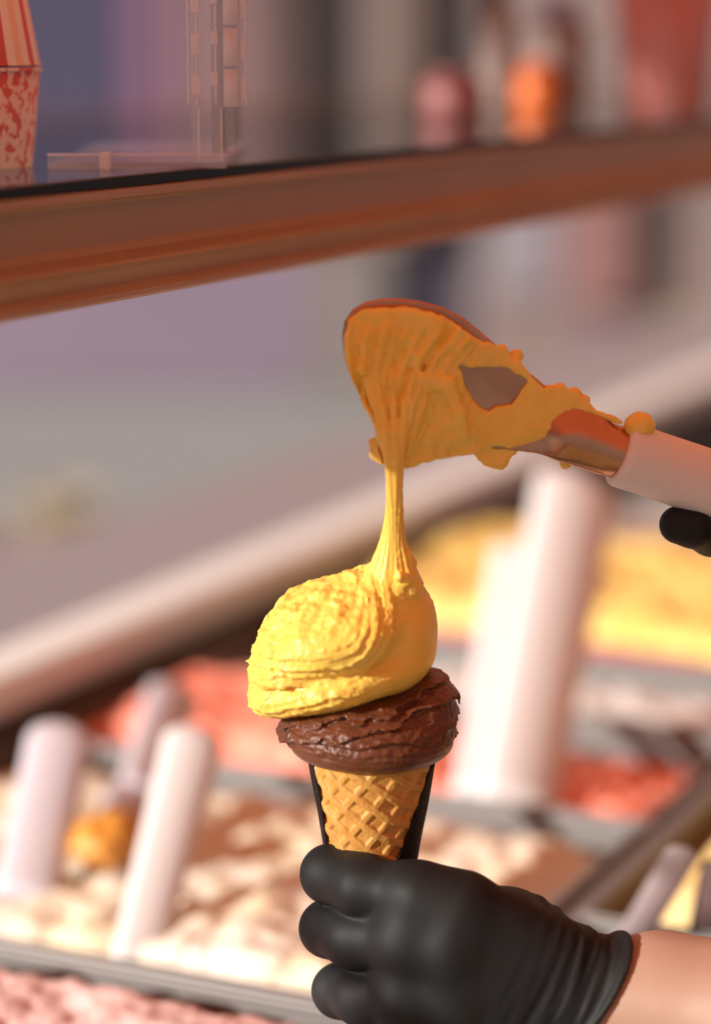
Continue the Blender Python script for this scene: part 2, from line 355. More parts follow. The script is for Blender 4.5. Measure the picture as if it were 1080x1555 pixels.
def yel_f(P):
    x, y, z = P[:, 0], P[:, 1], P[:, 2]; q = (P - B0) @ RY
    w = fbm(P * np.array([.7, .7, 1]), 3, 11.0)
    # lower layer, smooth towards the right
    d1 = ell(P, L(518, 1022, 0), (33.0, 27.5, 11.5), rot_y(15))
    d1 = smin(d1, ell(P, L(603, 968, 2), (14.2, 21, 20.5), rot_y(-12)), 5)
    d1 = smin(d1, ell(P, L(421, 1046, -4), (9, 14, 8.5), rot_y(18)), 5)
    off1 = np.zeros(len(P))
    lft = sstep(10, -6, q[:, 0])
    for z0, amp, wd_, ns in ((-8.4, 1.1, 3.2, 2.2), (-11.8, 1.2, 3.2, 2.6)):
        t = q[:, 2] - z0 - ns * w; off1 += lft * amp * np.exp(-np.maximum(t, 0) / wd_) * sstep(-.8, .3, t)
    off1 += lft * .5 * fbm(P, 2, 4.0)
    d1 = d1 - off1
    # upper fold with rings following its lip
    q2 = (P - E2C) @ RY2
    d2 = ell(P, E2C, E2R, RY2)
    d2 = smin(d2, ell(P, L(468, 928, 0), (13, 17, 8.5), rot_y(34)), 6)
    d2 = smin(d2, ell(P, L(444, 1007, -2), (15, 21, 6.8), rot_y(14)), 5)
    d2 = smin(d2, ell(P, L(556, 910, 2), (17, 17, 11), rot_y(5)), 7)
    e = ring_e(q2) + .05 * w
    off2 = np.zeros(len(P)) - .5; nearlip = np.zeros(len(P))
    for e0, amp, wd_ in ((.93, 1.7, 6.0), (.79, .7, 2.4), (.70, 1.1, 3.2), (.56, .9, 3.0), (.47, .5, 2.2)):
        t = (e0 - e) * 27; off2 += 1.25 * amp * np.exp(-np.maximum(t, 0) / wd_) * sstep(-.7, .3, t)
        nearlip = np.maximum(nearlip, np.exp(-(t / 1.0) ** 2))
    top = sstep(1, 8, q2[:, 2]); off2 = off2 * (1 - .65 * top) + top * (1.1 * fbm(P, 2, 8.0) + .8 * fbm(P + 40, 2, 4.2))
    off2 += nearlip * .55 * fbm(P, 2, 2.0) + sstep(-14, -26, q2[:, 0]) * .9 * fbm(P, 3, 4.5)
    d2 = d2 - off2
    d2 = smax(d2, -chain(P, [L(434, 932, -22), L(413, 960, -20), L(417, 992, -22)], [1.6, 3.3, 1.5], 2), 2.0)
    d = smin(d1, d2, 2.0)
    d = smin(d, cap(P, L(596, 856, -4), L(590, 915, 0), 5.5, 12), 7)
    # strand: several cords pulled together
    up = z > L(0, 960)[2] - 4; Pu = P[up]; du = d[up]
    for k in range(9):
        a = 2 * math.pi * k / 9 + .4; pts = []; rr = []
        for i, (c, sx_, sy_, r) in enumerate(STR):
            tw = a + .05 * i; pts.append(c + np.array([math.cos(tw) * sx_, math.sin(tw) * sy_, 0])); rr.append(r * (.85 + .3 * ((k * 37) % 10) / 10))
        du = smin(du, chain(Pu, pts, rr, .8), .7)
    d[up] = du
    d = smin(d, cap(P, L(617, 846, -6), L(624, 855, -5), 2.2, 2.0), 1.2)
    d = smin(d, cap(P, L(606, 875, -14), L(618, 880, -12), 2.0, 2.2), 1.5)
    return d
def yel_det(V):
    q = (V - B0) @ RY; body = sstep(6, -4, V[:, 2] - L(0, 870)[2])
    st = fbm(q * np.array([.22, .22, 2.0]), 3, 2.4); gr = fbm(V, 2, 1.25)
    phi = np.arctan2(V[:, 0] - L(598, 800)[0], -(V[:, 1] + 6)); cord = .22 * np.sin(phi * 17 + V[:, 2] * .06)
    q2 = (V - E2C) @ RY2; e = ring_e(q2) + .03 * fbm(V, 2, 12.0)
    st = (.35 + .65 * sstep(.28, .5, e)) * np.where(e < .95, fbm(np.stack([e * 19, q2[:, 0] * .06, V[:, 1] * .06], -1), 3, 1.0), st)
    rough = .6 + .8 * sstep(-.2, .5, fbm(V, 2, 9.0))
    smooth_r = 1 - .75 * sstep(12, 22, q[:, 0]) * sstep(4, -4, q[:, 2] - 6)
    return body * smooth_r * (.30 * st + .19 * rough * gr) + (1 - body) * (cord + .08 * gr)
lo = (-52, -38, 18); hi = (32, 38, L(600, 530)[2] + 3)
o = sdf_obj('yellow_scoop', yel_f, lo, hi, .55, M['yellow'], cone, yel_det, 5.0); o['label'] = 'pale yellow gelato drawn up into a thin strand'

# ------------------------------------------------------------------ serving spatula with gelato
spat = empty('gelato_spatula', LW(L(1010, 712, 10)), ROTZ)
tag(spat, 'rose metal spatula smeared with yellow gelato, its white handle held above the cone', 'spatula')
SO = np.array(to_local(Vector(spat.location)))
def face_y(x): return -2.0 + .085 * (x - L(600, 600)[0])   # blade swings back towards the handle
def P2(pts): return [L(px, py, -2.0 + .085 * (px - 600) / 4.2)[[0, 2]] for px, py in pts]
blade_p = P2([(519, 512), (523, 488), (536, 469), (556, 458), (580, 453), (607, 453), (640, 457), (672, 466), (702, 481), (732, 505), (765, 533), (800, 562), (836, 592), (872, 616), (915, 636), (915, 708), (876, 699), (830, 690), (780, 684), (720, 679), (665, 679), (618, 668), (582, 644), (552, 610), (532, 572), (522, 540)])
def extr(P, poly, yc, t, r):
    q0 = poly2(P[:, 0], P[:, 2], poly) + r; q1 = np.abs(P[:, 1] - yc) - t + r
    return np.sqrt(np.maximum(q0, 0) ** 2 + np.maximum(q1, 0) ** 2) + np.minimum(np.maximum(q0, q1), 0) - r
ROD0, ROD1, HN1 = L(862, 660, 4.5), L(945, 689, 6.5), L(1420, 852, 26)
def blade_f(P):
    d2 = poly2(P[:, 0], P[:, 2], blade_p)
    dish = -1.4 * np.clip(1 + d2 / 12, 0, 1)                # turned-up rim
    d = extr(P, blade_p, face_y(P[:, 0]) + 1.0 + dish, 1.1, .8)
    return smin(d, cap(P, L(868, 661, 5), ROD1, 8.4, 9.2), 7)
b0 = L(519, 740, 0); b1 = L(980, 445, 0)
def sh_obj(name, f, lo, hi, h, mat, parent, detail=None, margin=6.0):
    V, Q = surfnet(f, lo, hi, h, margin)
    if detail is not None: V = V + vnormals(V, Q) * detail(V)[:, None]
    return mesh_np(name, (V - SO) / 1000.0, Q, mat, parent)
o = sh_obj('blade', blade_f, (b0[0] - 4, -16, b0[2] - 3), (b1[0] + 2, 24, b1[2] + 4), .6, M['copper'], spat); o['label'] = 'rose metal blade and neck'
hd = (np.array(HN1) - ROD1) / np.linalg.norm(np.array(HN1) - ROD1)
hp = [(0, 9.6), (0.3, 11.2), (1.2, 11.9), (3, 12.1), (12, 11.9), (40, 12.2), (80, 13), (110, 12.4), (116, 9), (117.5, 3)]
m = MB().tube([(ROD1 - hd * 1.5 + hd * s - SO) / 1000 for s, r in hp], [r / 1000 for s, r in hp], 40)
o = hnd = m.build('handle', M['handle'], spat, True); o['label'] = 'white plastic handle'
gel_p = P2([(524, 506), (530, 484), (548, 470), (580, 464), (625, 466), (668, 476), (700, 496), (728, 517), (752, 522), (770, 528), (776, 541), (790, 549), (808, 571), (826, 588), (850, 585), (872, 590), (890, 603), (905, 622), (940, 634), (948, 644), (905, 634), (868, 622), (850, 632), (846, 648), (855, 672), (876, 697), (845, 692), (790, 684), (779, 692), (762, 711), (738, 708), (718, 690), (690, 691), (650, 698), (618, 709), (600, 705), (583, 703), (565, 690), (573, 668), (566, 640), (552, 612), (545, 598), (532, 566), (524, 535)])
hole_p = P2([(698, 553), (735, 556), (775, 560), (800, 578), (790, 592), (777, 612), (752, 617), (742, 624), (722, 608), (706, 584)])
hole2 = P2([(545, 565), (556, 570), (572, 596), (574, 616), (560, 610), (548, 590)])
ARC = []
for k in range(4):                                         # curled ridges round the thin spot
    s = 10 + 11 * k
    ARC.append(([L(632 - s * .35, 668, -9.6), L(640 - s * .75, 632 - s * .3, -10), L(652 - s * .3, 590 - s * .45, -9.0), L(672 + s * .3, 592 - s * .3, -8.3), L(688 + s * .35, 628, -7.8), L(690 + s * .45, 660, -6.6)], [.8, 1.1, 1.2, 1.1, .9, .6]))
FZ = np.array([L(0, py)[2] for py in (715, 690, 650, 600, 550, 490)]); FXC = np.array([L(px, 0)[0] for px in (600, 600, 599, 600, 612, 640)]); FWD = np.array([4.0, 5.0, 9.0, 15.0, 21.0, 28.0])
def gel_f(P):
    x, y, z = P[:, 0], P[:, 1], P[:, 2]; d2 = poly2(x, z, gel_p)
    n1 = fbm(np.stack([x, z, 0 * x], -1), 3, 8.0)
    d2 = d2 + .5 * fbm(np.stack([x, z, 0 * x + 3], -1), 2, 2.4)
    d2 = smax(d2, -(poly2(x, z, hole_p) + .7 * n1), 1.5)
    # thicker round the root of the strand, thin towards the neck
    c = L(602, 655, 0); g = np.exp(-(((x - c[0]) / 13) ** 2 + ((z - c[2]) / 18) ** 2))
    nk = sstep(L(760, 0)[0], L(700, 0)[0], x)
    t = 1.3 + 1.9 * nk + 1.9 * g + .75 * n1 * (.4 + .6 * nk)
    t = t - 2.2 * (1 - sstep(-.3, 2.0, poly2(x, z, hole2)))
    xs = np.interp(z, FZ, FXC); ws = np.interp(z, FZ, FWD); u = (x - xs) / ws; um = sstep(1.25, .8, np.abs(u)) * sstep(FZ[-1] + 6, FZ[-1] - 4, z)
    t = t + um * (1.0 * np.abs(np.sin(u * 5.5 + 1 + .5 * n1)) ** .5 + .75 * np.abs(np.sin(u * 10.5 + 2.2 + .4 * n1)) ** .5 + .35 * np.sin(u * 27 + .6) - .7)
    t = np.maximum(t, .5)
    low = sstep(L(0, 655)[2], L(0, 690)[2], z)              # drips below the blade's edge wrap under it
    yc = face_y(x) - t * .85 + 2.6 * low
    r = np.minimum(1.4, t * .8)
    q0 = d2 + r; q1 = np.abs(y - yc) - t - .8 * low + r
    d = np.sqrt(np.maximum(q0, 0) ** 2 + np.maximum(q1, 0) ** 2) + np.minimum(np.maximum(q0, q1), 0) - r
    for pts, rr in ARC: d = smin(d, chain(P, pts, rr, 2), 1.8)
    for (px, py, dy, r1) in ((760, 700, 3, 3.0), (742, 694, 3, 2.6), (572, 688, -5, 2.6), (566, 672, -4, 1.5), (859, 703, 8, 2.2), (785, 540, 4, 2.4), (762, 532, 3, 2.4), (850, 592, 6, 2.6), (872, 600, 7, 2.8), (832, 592, 5, 2.0), (888, 608, 8, 2.0), (692, 662, -4, 2.2), (700, 655, -4, 1.8), (676, 668, -4, 2.0)):
        d = smin(d, np.linalg.norm(P - L(px, py, dy), axis=1) - r1, 2.0)
    return d
def gel_det(V):
    c = L(600, 760); a = np.arctan2(V[:, 0] - c[0], V[:, 2] - c[2]); ra = np.hypot(V[:, 0] - c[0], V[:, 2] - c[2])
    st = fbm(np.stack([a * 19, ra * .05, 0 * a], -1), 2, 1.0)  # streaks pulled towards the strand
    near = sstep(48, 25, np.abs(V[:, 0] - L(620, 0)[0]))
    return .18 * st * near + .12 * fbm(V, 2, 1.4) + .2 * fbm(V, 2, 4.5)
o = sh_obj('gelato_smear', gel_f, (b0[0] - 3, -24, L(0, 735)[2]), (b1[0] - 2, 16, b1[2] + 2), .5, M['yellow'], spat, gel_det, 5.0); o['label'] = 'yellow gelato clinging to the blade'
bl = L(972, 648, 4)
o = sh_obj('gelato_drop', lambda P: ell(P, bl, (5.4, 4.6, 5.2)) - .35 * fbm(P, 2, 3.5), bl - 9, bl + 9, .5, M['yellow'], hnd, None, 4); o['label'] = 'small yellow lump stuck on the handle'

# ------------------------------------------------------------------ the server: gloved hands, arms, body
per = empty('person', LW((570, -96, 0)) * 1, ROTZ); per.location.z = 0
tag(per, 'server in black gloves, one fist round the cone, the other hand on the spatula', 'person')
PO = np.array(to_local(Vector(per.location)))
# left hand: thumb side up, back of the hand towards the camera
MC = [L(640, 1362, -34), L(612, 1427, -35), L(614, 1506, -33), L(636, 1584, -30)]
PIP = [L(500, 1327, -9), L(499, 1410, -8), L(516, 1505, -9), L(545, 1590, -10)]
DIP = [L(556, 1352, 21), L(560, 1424, 20), L(572, 1504, 17), L(594, 1580, 14)]
TIP = [L(622, 1366, 17), L(624, 1434, 15), L(628, 1508, 11), L(640, 1580, 8)]
FR = [9.9, 9.9, 9.5, 8.4]
WR = L(1000, 1524, -34)
EL = np.array([335., -135., -74.]); SHL = np.array([494., -261., 150.])
def lhand(P):
    d = None
    pts = [L(700, 1382, -37), L(690, 1440, -40), L(700, 1510, -38), L(715, 1575, -34)]
    for k, m_ in enumerate(pts):                           # metacarpals make the flat back of the hand
        e = chain(P, [MC[k], m_, WR + np.array([-16, 0, (1.5 - k) * 5.5])], [10.4, 12.6, 12.5], 4)
        d = e if d is None else smin(d, e, 9)
    d = smin(d, chain(P, [L(770, 1408, -26), L(850, 1462, -28), WR + np.array([-18, 2, 0])], [14, 12, 11], 4), 6)
    d = smin(d, ell(P, L(790, 1500, -33), (32, 16.5, 24), rot_y(-18)), 8)
    kf = 1.0 + 8 * sstep(L(530, 0)[0], L(610, 0)[0], P[:, 0])
    for k in range(4):
        e = chain(P, [MC[k], (MC[k] * .38 + PIP[k] * .62) + np.array([0, -4.2, 0]), PIP[k]], [10.2, FR[k] + .6, FR[k]], 4)
        e = smin(e, chain(P, [PIP[k], DIP[k], TIP[k]], [FR[k], FR[k] - 1.1, FR[k] - 2.0], 1.5), 2.0)
        # fingers stay apart near the tips and merge in the taut glove near the palm
        d = smin(d, e, kf)
    # thumb comes off the side of the palm, round the far side of the cone
    d = smin(d, chain(P, [L(800, 1420, -22), L(730, 1400, 2), L(672, 1398, 19), L(618, 1404, 27)], [13, 11, 9.5, 8.2], 3), 6)
    return d
def larm(P):
    fa = EL - WR; d = chain(P, [WR + np.array([-24, 0, -2]), WR, WR + fa * .35, WR + fa * .7, EL], [19.5, 24, 31, 38, 36], 8)
    return d
cn = np.array([.83, .10, -.52]); cn /= np.linalg.norm(cn); CP = L(958, 1487, -58)
def cuff_plane(P): return (P - CP) @ cn - 3.0 * np.exp(-(((P - CP)[:, 2]) / 20) ** 2) * 0
def lglove(P):
    d = smin(lhand(P), larm(P) - 1.0, 5)
    # taut webs between the fingers
    pl = cuff_plane(P); g = smax(d - .4, pl, .6)
    ax = (EL - WR) / np.linalg.norm(EL - WR)
    bead = np.sqrt((pl + .4) ** 2 + d ** 2) - 1.5
    return smin(g, bead, .8)
def lglove_det(V):
    pl = cuff_plane(V); wr = sstep(-42, -14, pl) * sstep(1, -3.5, pl)
    w = fbm(np.stack([pl * 1.0 + V[:, 2] * .10, V[:, 1] * .16, V[:, 2] * .13], -1), 2, 3.6)
    soft = fbm(V * np.array([.8, .8, .45]), 2, 16.0); up = .5 + .5 * sstep(-100, -60, V[:, 2])
    kn = fbm(np.stack([V[:, 0] * .35, V[:, 1] * .35, V[:, 2]], -1), 2, 5)
    return 1.0 * wr * w + .35 * soft * sstep(-8, -30, pl)
def ph_obj(name, f, lo, hi, h, mat, parent, detail=None, margin=6.0):
    V, Q = surfnet(f, lo, hi, h, margin)
    if detail is not None: V = V + vnormals(V, Q) * detail(V)[:, None]
    return mesh_np(name, (V - PO) / 1000.0, Q, mat, parent)
lo = L(440, 1700, 0); hi = L(1060, 1250, 0)
# right hand round the spatula handle, index finger along its underside
ha = hd; hu = np.array([-ha[2], 0, ha[0]]); hu /= np.linalg.norm(hu)
hb = np.cross(ha, hu)                                      # sideways from the handle
def HP(s, u, b): return ROD1 + ha * s + hu * u + hb * b
SHR = np.array([644., 69., 150.]); ELR = np.array([440., 215., -5.]); WRR = HP(122, -4, -14)
HBS = 1 if hb[1] > 0 else -1
WRR = HP(128, -6, 26 * HBS)
def rhand(P):
    d = ell(P, HP(92, -2, 23 * HBS), (34, 14, 38), rot_y(-20))
    for k in range(4):
        s = 56 + 17.5 * k
        if k == 0:                                         # index finger stretched along under the handle
            e = chain(P, [HP(62, -10, 22 * HBS), HP(46, -17.5, 10 * HBS), L(1052, 800, 9), L(1030, 797, 8)], [9.5, 8.5, 7.0, 6.4], 2)
        else:
            e = chain(P, [HP(s, -8, 22 * HBS), HP(s, -20.5, 10 * HBS), HP(s - 2, -19, -9 * HBS), HP(s - 4, -4, -20.5 * HBS), HP(s - 5, 5, -19 * HBS)], [9.5, 9, 8.5, 8, 7.2], 2)
        d = smin(d, e, 2.5)
    d = smin(d, chain(P, [HP(104, 6, 24 * HBS), HP(80, 20, 10 * HBS), HP(60, 20.5, -4 * HBS)], [12, 10, 8], 3), 5)
    d = smin(d, chain(P, [HP(100, -2, 24 * HBS), WRR], [20, 22], 4), 8)
    return d
def rarm(P):
    fa = ELR - WRR; return chain(P, [WRR - fa * .06, WRR, WRR + fa * .4, WRR + fa * .7, ELR], [22, 23, 30, 37, 36], 8)
rcn = (ELR - WRR) / np.linalg.norm(ELR - WRR)
def rglove(P):
    d = smin(rhand(P), rarm(P) - 1.0, 10); pl = (P - WRR) @ rcn - 40
    return smin(smax(d - .4, pl, .6), np.sqrt((pl + .4) ** 2 + d ** 2) - 1.5, .8)
TC = (SHL + SHR) / 2
fwd = np.array([.0, 0, 0]); fwd[:2] = (-.905, .426)         # the way the server faces (across the counter)
sd = np.array([-.426, -.905, 0])                           # the server's left
def upper_arms(P, e=0):
    d = chain(P, [SHL, (SHL + EL) / 2, EL], [50 + e, 44 + e, 37 + e], 10)
    return smin(d, chain(P, [SHR, (SHR + ELR) / 2, ELR], [50 + e, 44 + e, 37 + e], 10), 5)
Rb = np.stack([sd, -fwd, np.array([0, 0, 1.])], 1)
def torso(P, e=0):
    d = ell(P, TC + np.array([0, 0, -80]), (175 + e, 108 + e, 190 + e), Rb)
    d = smin(d, ell(P, TC + np.array([0, 0, -330]), (158 + e, 105 + e, 220 + e), Rb), 60)
    d = smin(d, ell(P, TC + np.array([0, 0, -560]), (172 + e, 115 + e, 190 + e), Rb), 60)
    d = smin(d, chain(P, [SHL, TC + np.array([0, 0, 45]), SHR], [48 + e, 60 + e, 48 + e], 20), 40)
    for s in (-1, 1):
        d = smin(d, chain(P, [TC + sd * 90 * s + np.array([0, 0, -640]), TC + sd * 95 * s + np.array([0, 0, -1000]), TC + sd * 95 * s + np.array([0, 0, -1320])], [92 + e, 66 + e, 45 + e], 10), 30)
    return d
HC_ = TC + np.array([0, 0, 235]) + fwd * 25
def head(P):
    d = chain(P, [TC + np.array([0, 0, 60]), HC_ + np.array([0, 0, -70]) - fwd * 20], [58, 54], 10)
    d = smin(d, ell(P, HC_ + np.array([0, 0, 15]), (76, 96, 105), Rb), 25)
    d = smin(d, ell(P, HC_ + np.array([0, 0, -60]) + fwd * 35, (52, 52, 55), Rb), 20)
    d = smin(d, chain(P, [HC_ + fwd * 95 + np.array([0, 0, 15]), HC_ + fwd * 112 + np.array([0, 0, -22])], [9, 14], 5), 12)
    d = smin(d, chain(P, [HC_ + fwd * 84 + sd * 18 + np.array([0, 0, -58]), HC_ + fwd * 88 + np.array([0, 0, -56]), HC_ + fwd * 84 - sd * 18 + np.array([0, 0, -58])], [6, 8, 6], 3), 6)
    for s in (-1, 1):
        d = smax(d, -(np.linalg.norm(P - (HC_ + fwd * 100 + sd * 33 * s + np.array([0, 0, 18])), axis=1) - 16), 12)
        d = smin(d, np.linalg.norm(P - (HC_ + fwd * 78 + sd * 32 * s + np.array([0, 0, 16])), axis=1) - 13, 3)
        d = smin(d, ell(P, HC_ + sd * 78 * s - fwd * 5, (8, 18, 30), Rb), 5)
    for s in (-1, 1):                                      # shoes
        d = smin(d, chain(P, [TC + sd * 95 * s + np.array([0, 0, -1345]) - fwd * 30, TC + sd * 100 * s + np.array([0, 0, -1352]) + fwd * 140], [44, 36], 10), 20)
    return d
def body_f(P):
    d = smin(torso(P), upper_arms(P), 20); d = smin(d, head(P), 15)
    fl = np.array(EL - WR); keepl = -((P - CP) @ cn + 12)
    d = smin(d, smax(larm(P), keepl, 2), 12)
    keepr = -((P - WRR) @ rcn - 26)
    return smin(d, smax(rarm(P), keepr, 2), 12)
flo = -ORG.z * 1000
o = ph_obj('body', body_f, (TC[0] - 500, TC[1] - 360, flo), (TC[0] + 330, TC[1] + 330, TC[2] + 380), 5.0, M['skin'], per, None, 12)
o['label'] = 'bare skin of forearm'
def shirt_f(P):
    d = smin(torso(P, 7), upper_arms(P, 7), 22)
    d = smax(d, -((P - (TC + np.array([0, 0, 92]) + fwd * 30)) @ (-np.array([0, 0, 1.]) + .25 * -fwd) + 0), 4) if False else d
    for a, b in ((SHL, EL), (SHR, ELR)):
        ax = (b - a) / np.linalg.norm(b - a); d = np.where((P - a) @ ax > 170, np.maximum(d, ((P - a) @ ax - 170)), d)
    neck = cap(P, TC + np.array([0, 0, 70]), TC + np.array([0, 0, 260]) + fwd * 20, 66, 66)
    return smax(d, -neck, 4)
o = ph_obj('shirt', shirt_f, (TC[0] - 420, TC[1] - 360, flo + 30), (TC[0] + 330, TC[1] + 330, TC[2] + 180), 7.0, M['shirt'], per, None, 12); o['label'] = 'dark shirt and trousers'
def hair_f(P):
    d = ell(P, HC_ + np.array([0, 0, 25]) - fwd * 8, (84, 102, 108), Rb); cut = (P - HC_) @ fwd - 60 + .0 * P[:, 0] - .6 * ((P - HC_)[:, 2] - 50)
    return smax(d, np.maximum(cut, -(P - HC_)[:, 2] - 30), 6)
ph_obj('hair', hair_f, HC_ - 130, HC_ + 150, 5.0, M['hair'], per, None, 12)
o = ph_obj('glove', lglove, (lo[0] - 4, -70, lo[2] - 3), (hi[0], 46, hi[2] + 8), .9, M['glove'], per, lglove_det, 8.0); o['label'] = 'black glove on the fist round the cone'
hr = HP(85, 0, 10 * HBS)
o = ph_obj('glove', rglove, hr - np.array([75, 62, 75]), hr + np.array([130, 85, 75]), 1.2, M['glove'], per, None, 8.0); o['label'] = 'black glove on the spatula hand'

# ------------------------------------------------------------------ the display case
case = empty('display_case', (1.2, .57, 0))
tag(case, 'gelato display case with cream rail and dark inner wall', 'display case')
def cb(name, lo, hi, mat, bev=.002): 
    o = MB().box([lo[0] - 1.2, lo[1] - .57, lo[2]], [hi[0] - 1.2, hi[1] - .57, hi[2]], bev).build(name, mat, case); return o
X0, X1 = -.1, 3.4
cb('plinth', (X0, -.03, .08), (X1, .80, .90), M['rail'])
cb('well_bottom', (X0, -.01, .90), (X1, .78, .92), M['steel'], .001)
cb('inner_wall', (X0, .765, .92), (X1, .775, 1.112), M['dark'], .001)
cb('front_rail', (X0, .762, 1.112), (X1, .812, 1.137), M['rail'], .006)
cb('customer_ledge', (X0, .815, 1.09), (X1, 1.00, 1.122), M['ledge'], .003)
cb('server_edge', (X0, -.03, .92), (X1, -.012, 1.10), M['steel'], .002)
cb('pan_divider', (X0, .3600, .92), (X1, .3700, 1.101), M['steel'], .002)
cb('front_panel', (X0, .90, .10), (X1, .905, 1.09), M['rail'], .001)
for xx in (X0, X1 - .03): cb('end_post', (xx, .775, 1.137), (xx + .03, .80, 1.41), M['frame'], .003)
# gelato pans and the gelato in them
def heap(name, x0, x1, y0, y1, zb, hgt, mat, seed, label, sc=.07, rag=.0035, tilt=1.0):
    nx, ny = 60, 120; V = []; rs = np.random.RandomState(seed); off = rs.rand(3) * 50
    gx, gy = np.meshgrid(np.linspace(0, 1, nx), np.linspace(0, 1, ny)); px = x0 + (x1 - x0) * gx; py = y0 + (y1 - y0) * gy
    ed = np.minimum(np.minimum(gx, 1 - gx) * (x1 - x0), np.minimum(gy, 1 - gy) * (y1 - y0))
    Pn = np.stack([px.ravel(), py.ravel(), 0 * px.ravel()], -1) + off
    w = fbm(Pn, 4, sc).reshape(px.shape); fine = fbm(Pn + 9, 3, sc * .25).reshape(px.shape)
    z = zb + (hgt * (1 + .16 * w)) * sstep(0, .035, ed) * (tilt + (1 - tilt) * sstep(.15, .6, gy)) + rag * fine * sstep(0, .02, ed)
    V = np.stack([px, py, z], -1).reshape(-1, 3); cx, cy = (x0 + x1) / 2, (y0 + y1) / 2
    Q = np.array([(i * nx + j, i * nx + j + 1, (i + 1) * nx + j + 1, (i + 1) * nx + j) for i in range(ny - 1) for j in range(nx - 1)])
    o = mesh_np(name, V - np.array([cx, cy, zb]), Q, mat); o.location = (cx, cy, zb); md = o.modifiers.new('thick', 'SOLIDIFY'); md.thickness = .02; md.offset = -1
    return tag(o, label, 'gelato')
def pan(x0, x1, y0, y1, label):
    zt, zb, t = 1.100, .95, .0012; cx, cy = (x0 + x1) / 2, (y0 + y1) / 2; p = empty('gelato_pan', (cx, cy, .92)); tag(p, label, 'pan', 'steel pans in the display case')
    a, b = (x1 - x0) / 2, (y1 - y0) / 2; m = MB()
    m.box((-a, -b, .0), (a, b, .002)); m.box((-a, -b, .0), (-a + t, b, zt - .92)); m.box((a - t, -b, .0), (a, b, zt - .92)); m.box((-a, -b, .0), (a, -b + t, zt - .92)); m.box((-a, b - t, .0), (a, b, zt - .92))
    m.build('body', M['steel'], p)
    r = .003; m = MB(); h = zt - .92
    m.box((-a - r, -b - r, h), (-a + .002, b + r, h + .004), .001); m.box((a - .002, -b - r, h), (a + r, b + r, h + .004), .001); m.box((-a + .002, -b - r, h), (a - .002, -b + .002, h + .004), .001); m.box((-a + .002, b - .002, h), (a - .002, b + r, h + .004), .001)
    m.build('rim', M['steel'], p)
def gm(name, c, c2=None, sc=25): return pmat(name, c, .5, sss=.3, ssss=.006, noise=(sc, c2 or c, .35, .65), bump=(160, .4, .004))
YA0, YA1 = .374, .752
panA = [(.40, .648, 'berry', (.40, .12, .18), (.55, .22, .28), .02, 'berry red gelato in the pan before the pale pink one'),
        (.66, .856, 'pink', (.62, .36, .33), (.68, .48, .46), .03, 'pale pink gelato in the pan before the cream one'),
        (.864, 1.140, 'cream', (.72, .67, .59), (.70, .60, .42), .022, 'cream white gelato with golden streaks in a wide pan'),
        (1.148, 1.320, 'coral', (.80, .20, .13), (.86, .32, .23), .034, 'bright coral red gelato heaped behind the cream one'),
        (1.328, 1.460, 'white', (.58, .54, .51), (.66, .62, .60), .012, 'greyish white gelato between coral and yellow gelato'),
        (1.468, 1.80, 'yellow', (.72, .49, .12), (.74, .55, .19), .04, 'golden yellow gelato heaped high beyond the white spatulas'),
        (1.818, 2.05, 'taupe', (.30, .26, .24), (.36, .31, .28), .01, 'taupe gelato beyond the golden yellow heap')]
for i, (a, b, n, c, c2, hg, lab) in enumerate(panA):
    pan(a, b, YA0, YA1, 'steel pan holding the ' + lab.split(' gelato')[0] + ' gelato')
    heap('gelato_mound', a + .003, b - .003, YA0 + .003, YA1 - .003, 1.080, hg, gm('gelato_' + n, c, c2), 19 + i, lab, tilt=.25 if n == 'coral' else 1.0)
YB0, YB1 = -.004, .356
for i, (a, b, n, c, c2, hg, lab) in enumerate([(.44, .712, 'pistachio', (.36, .42, .20), (.44, .50, .28), .02, 'green gelato on the server side of the divider'),
        (.72, 1.00, 'vanilla', (.86, .80, .74), (.92, .88, .84), .02, 'white gelato on the server side of the divider'),
        (1.008, 1.36, 'lemon', (.75, .52, .15), (.78, .61, .30), .03, 'lemon yellow gelato on the server side of the divider'),
        (1.378, 1.62, 'blush', (.82, .66, .62), (.88, .76, .72), .02, 'blush gelato on the server side of the divider')]):
    pan(a, b, YB0, YB1, 'steel pan holding the ' + lab.split(' gelato')[0] + ' gelato by the server edge')
    heap('gelato_mound', a + .003, b - .003, YB0 + .003, YB1 - .003, 1.080, hg, gm('gelato_' + n, c, c2), 59 + i, lab)
# crimson sauce along the front of the yellow heap, brown caramel lump in the cream
def lump(name, p, r, mat, label, cat):
    c = np.array(p); f = lambda P: ell(P, (0, 0, 0), np.array(r) * 1000) - 2.5 * fbm(P, 2, 14.0)
    R_ = np.array(r) * 1000 + 8; V, Q = surfnet(f, -R_, R_, max(1.2, R_.max() / 28), 8); o = mesh_np(name, V / 1000, Q, mat); o.location = p; return tag(o, label, cat)
M['crimson'] = gm('crimson_sauce', (.42, .035, .06)); M['caramel'] = gm('caramel_sauce', (.55, .24, .035))
lump('sauce_ribbon', (1.478, .56, 1.094), (.012, .17, .016), M['crimson'], 'dark crimson sauce along the foot of the yellow gelato', 'sauce')
p = on_z(165, 1275, 1.118); lump('caramel_lump', p, (.022, .018, .012), M['caramel'], 'glossy brown caramel lump on the cream white gelato', 'caramel')
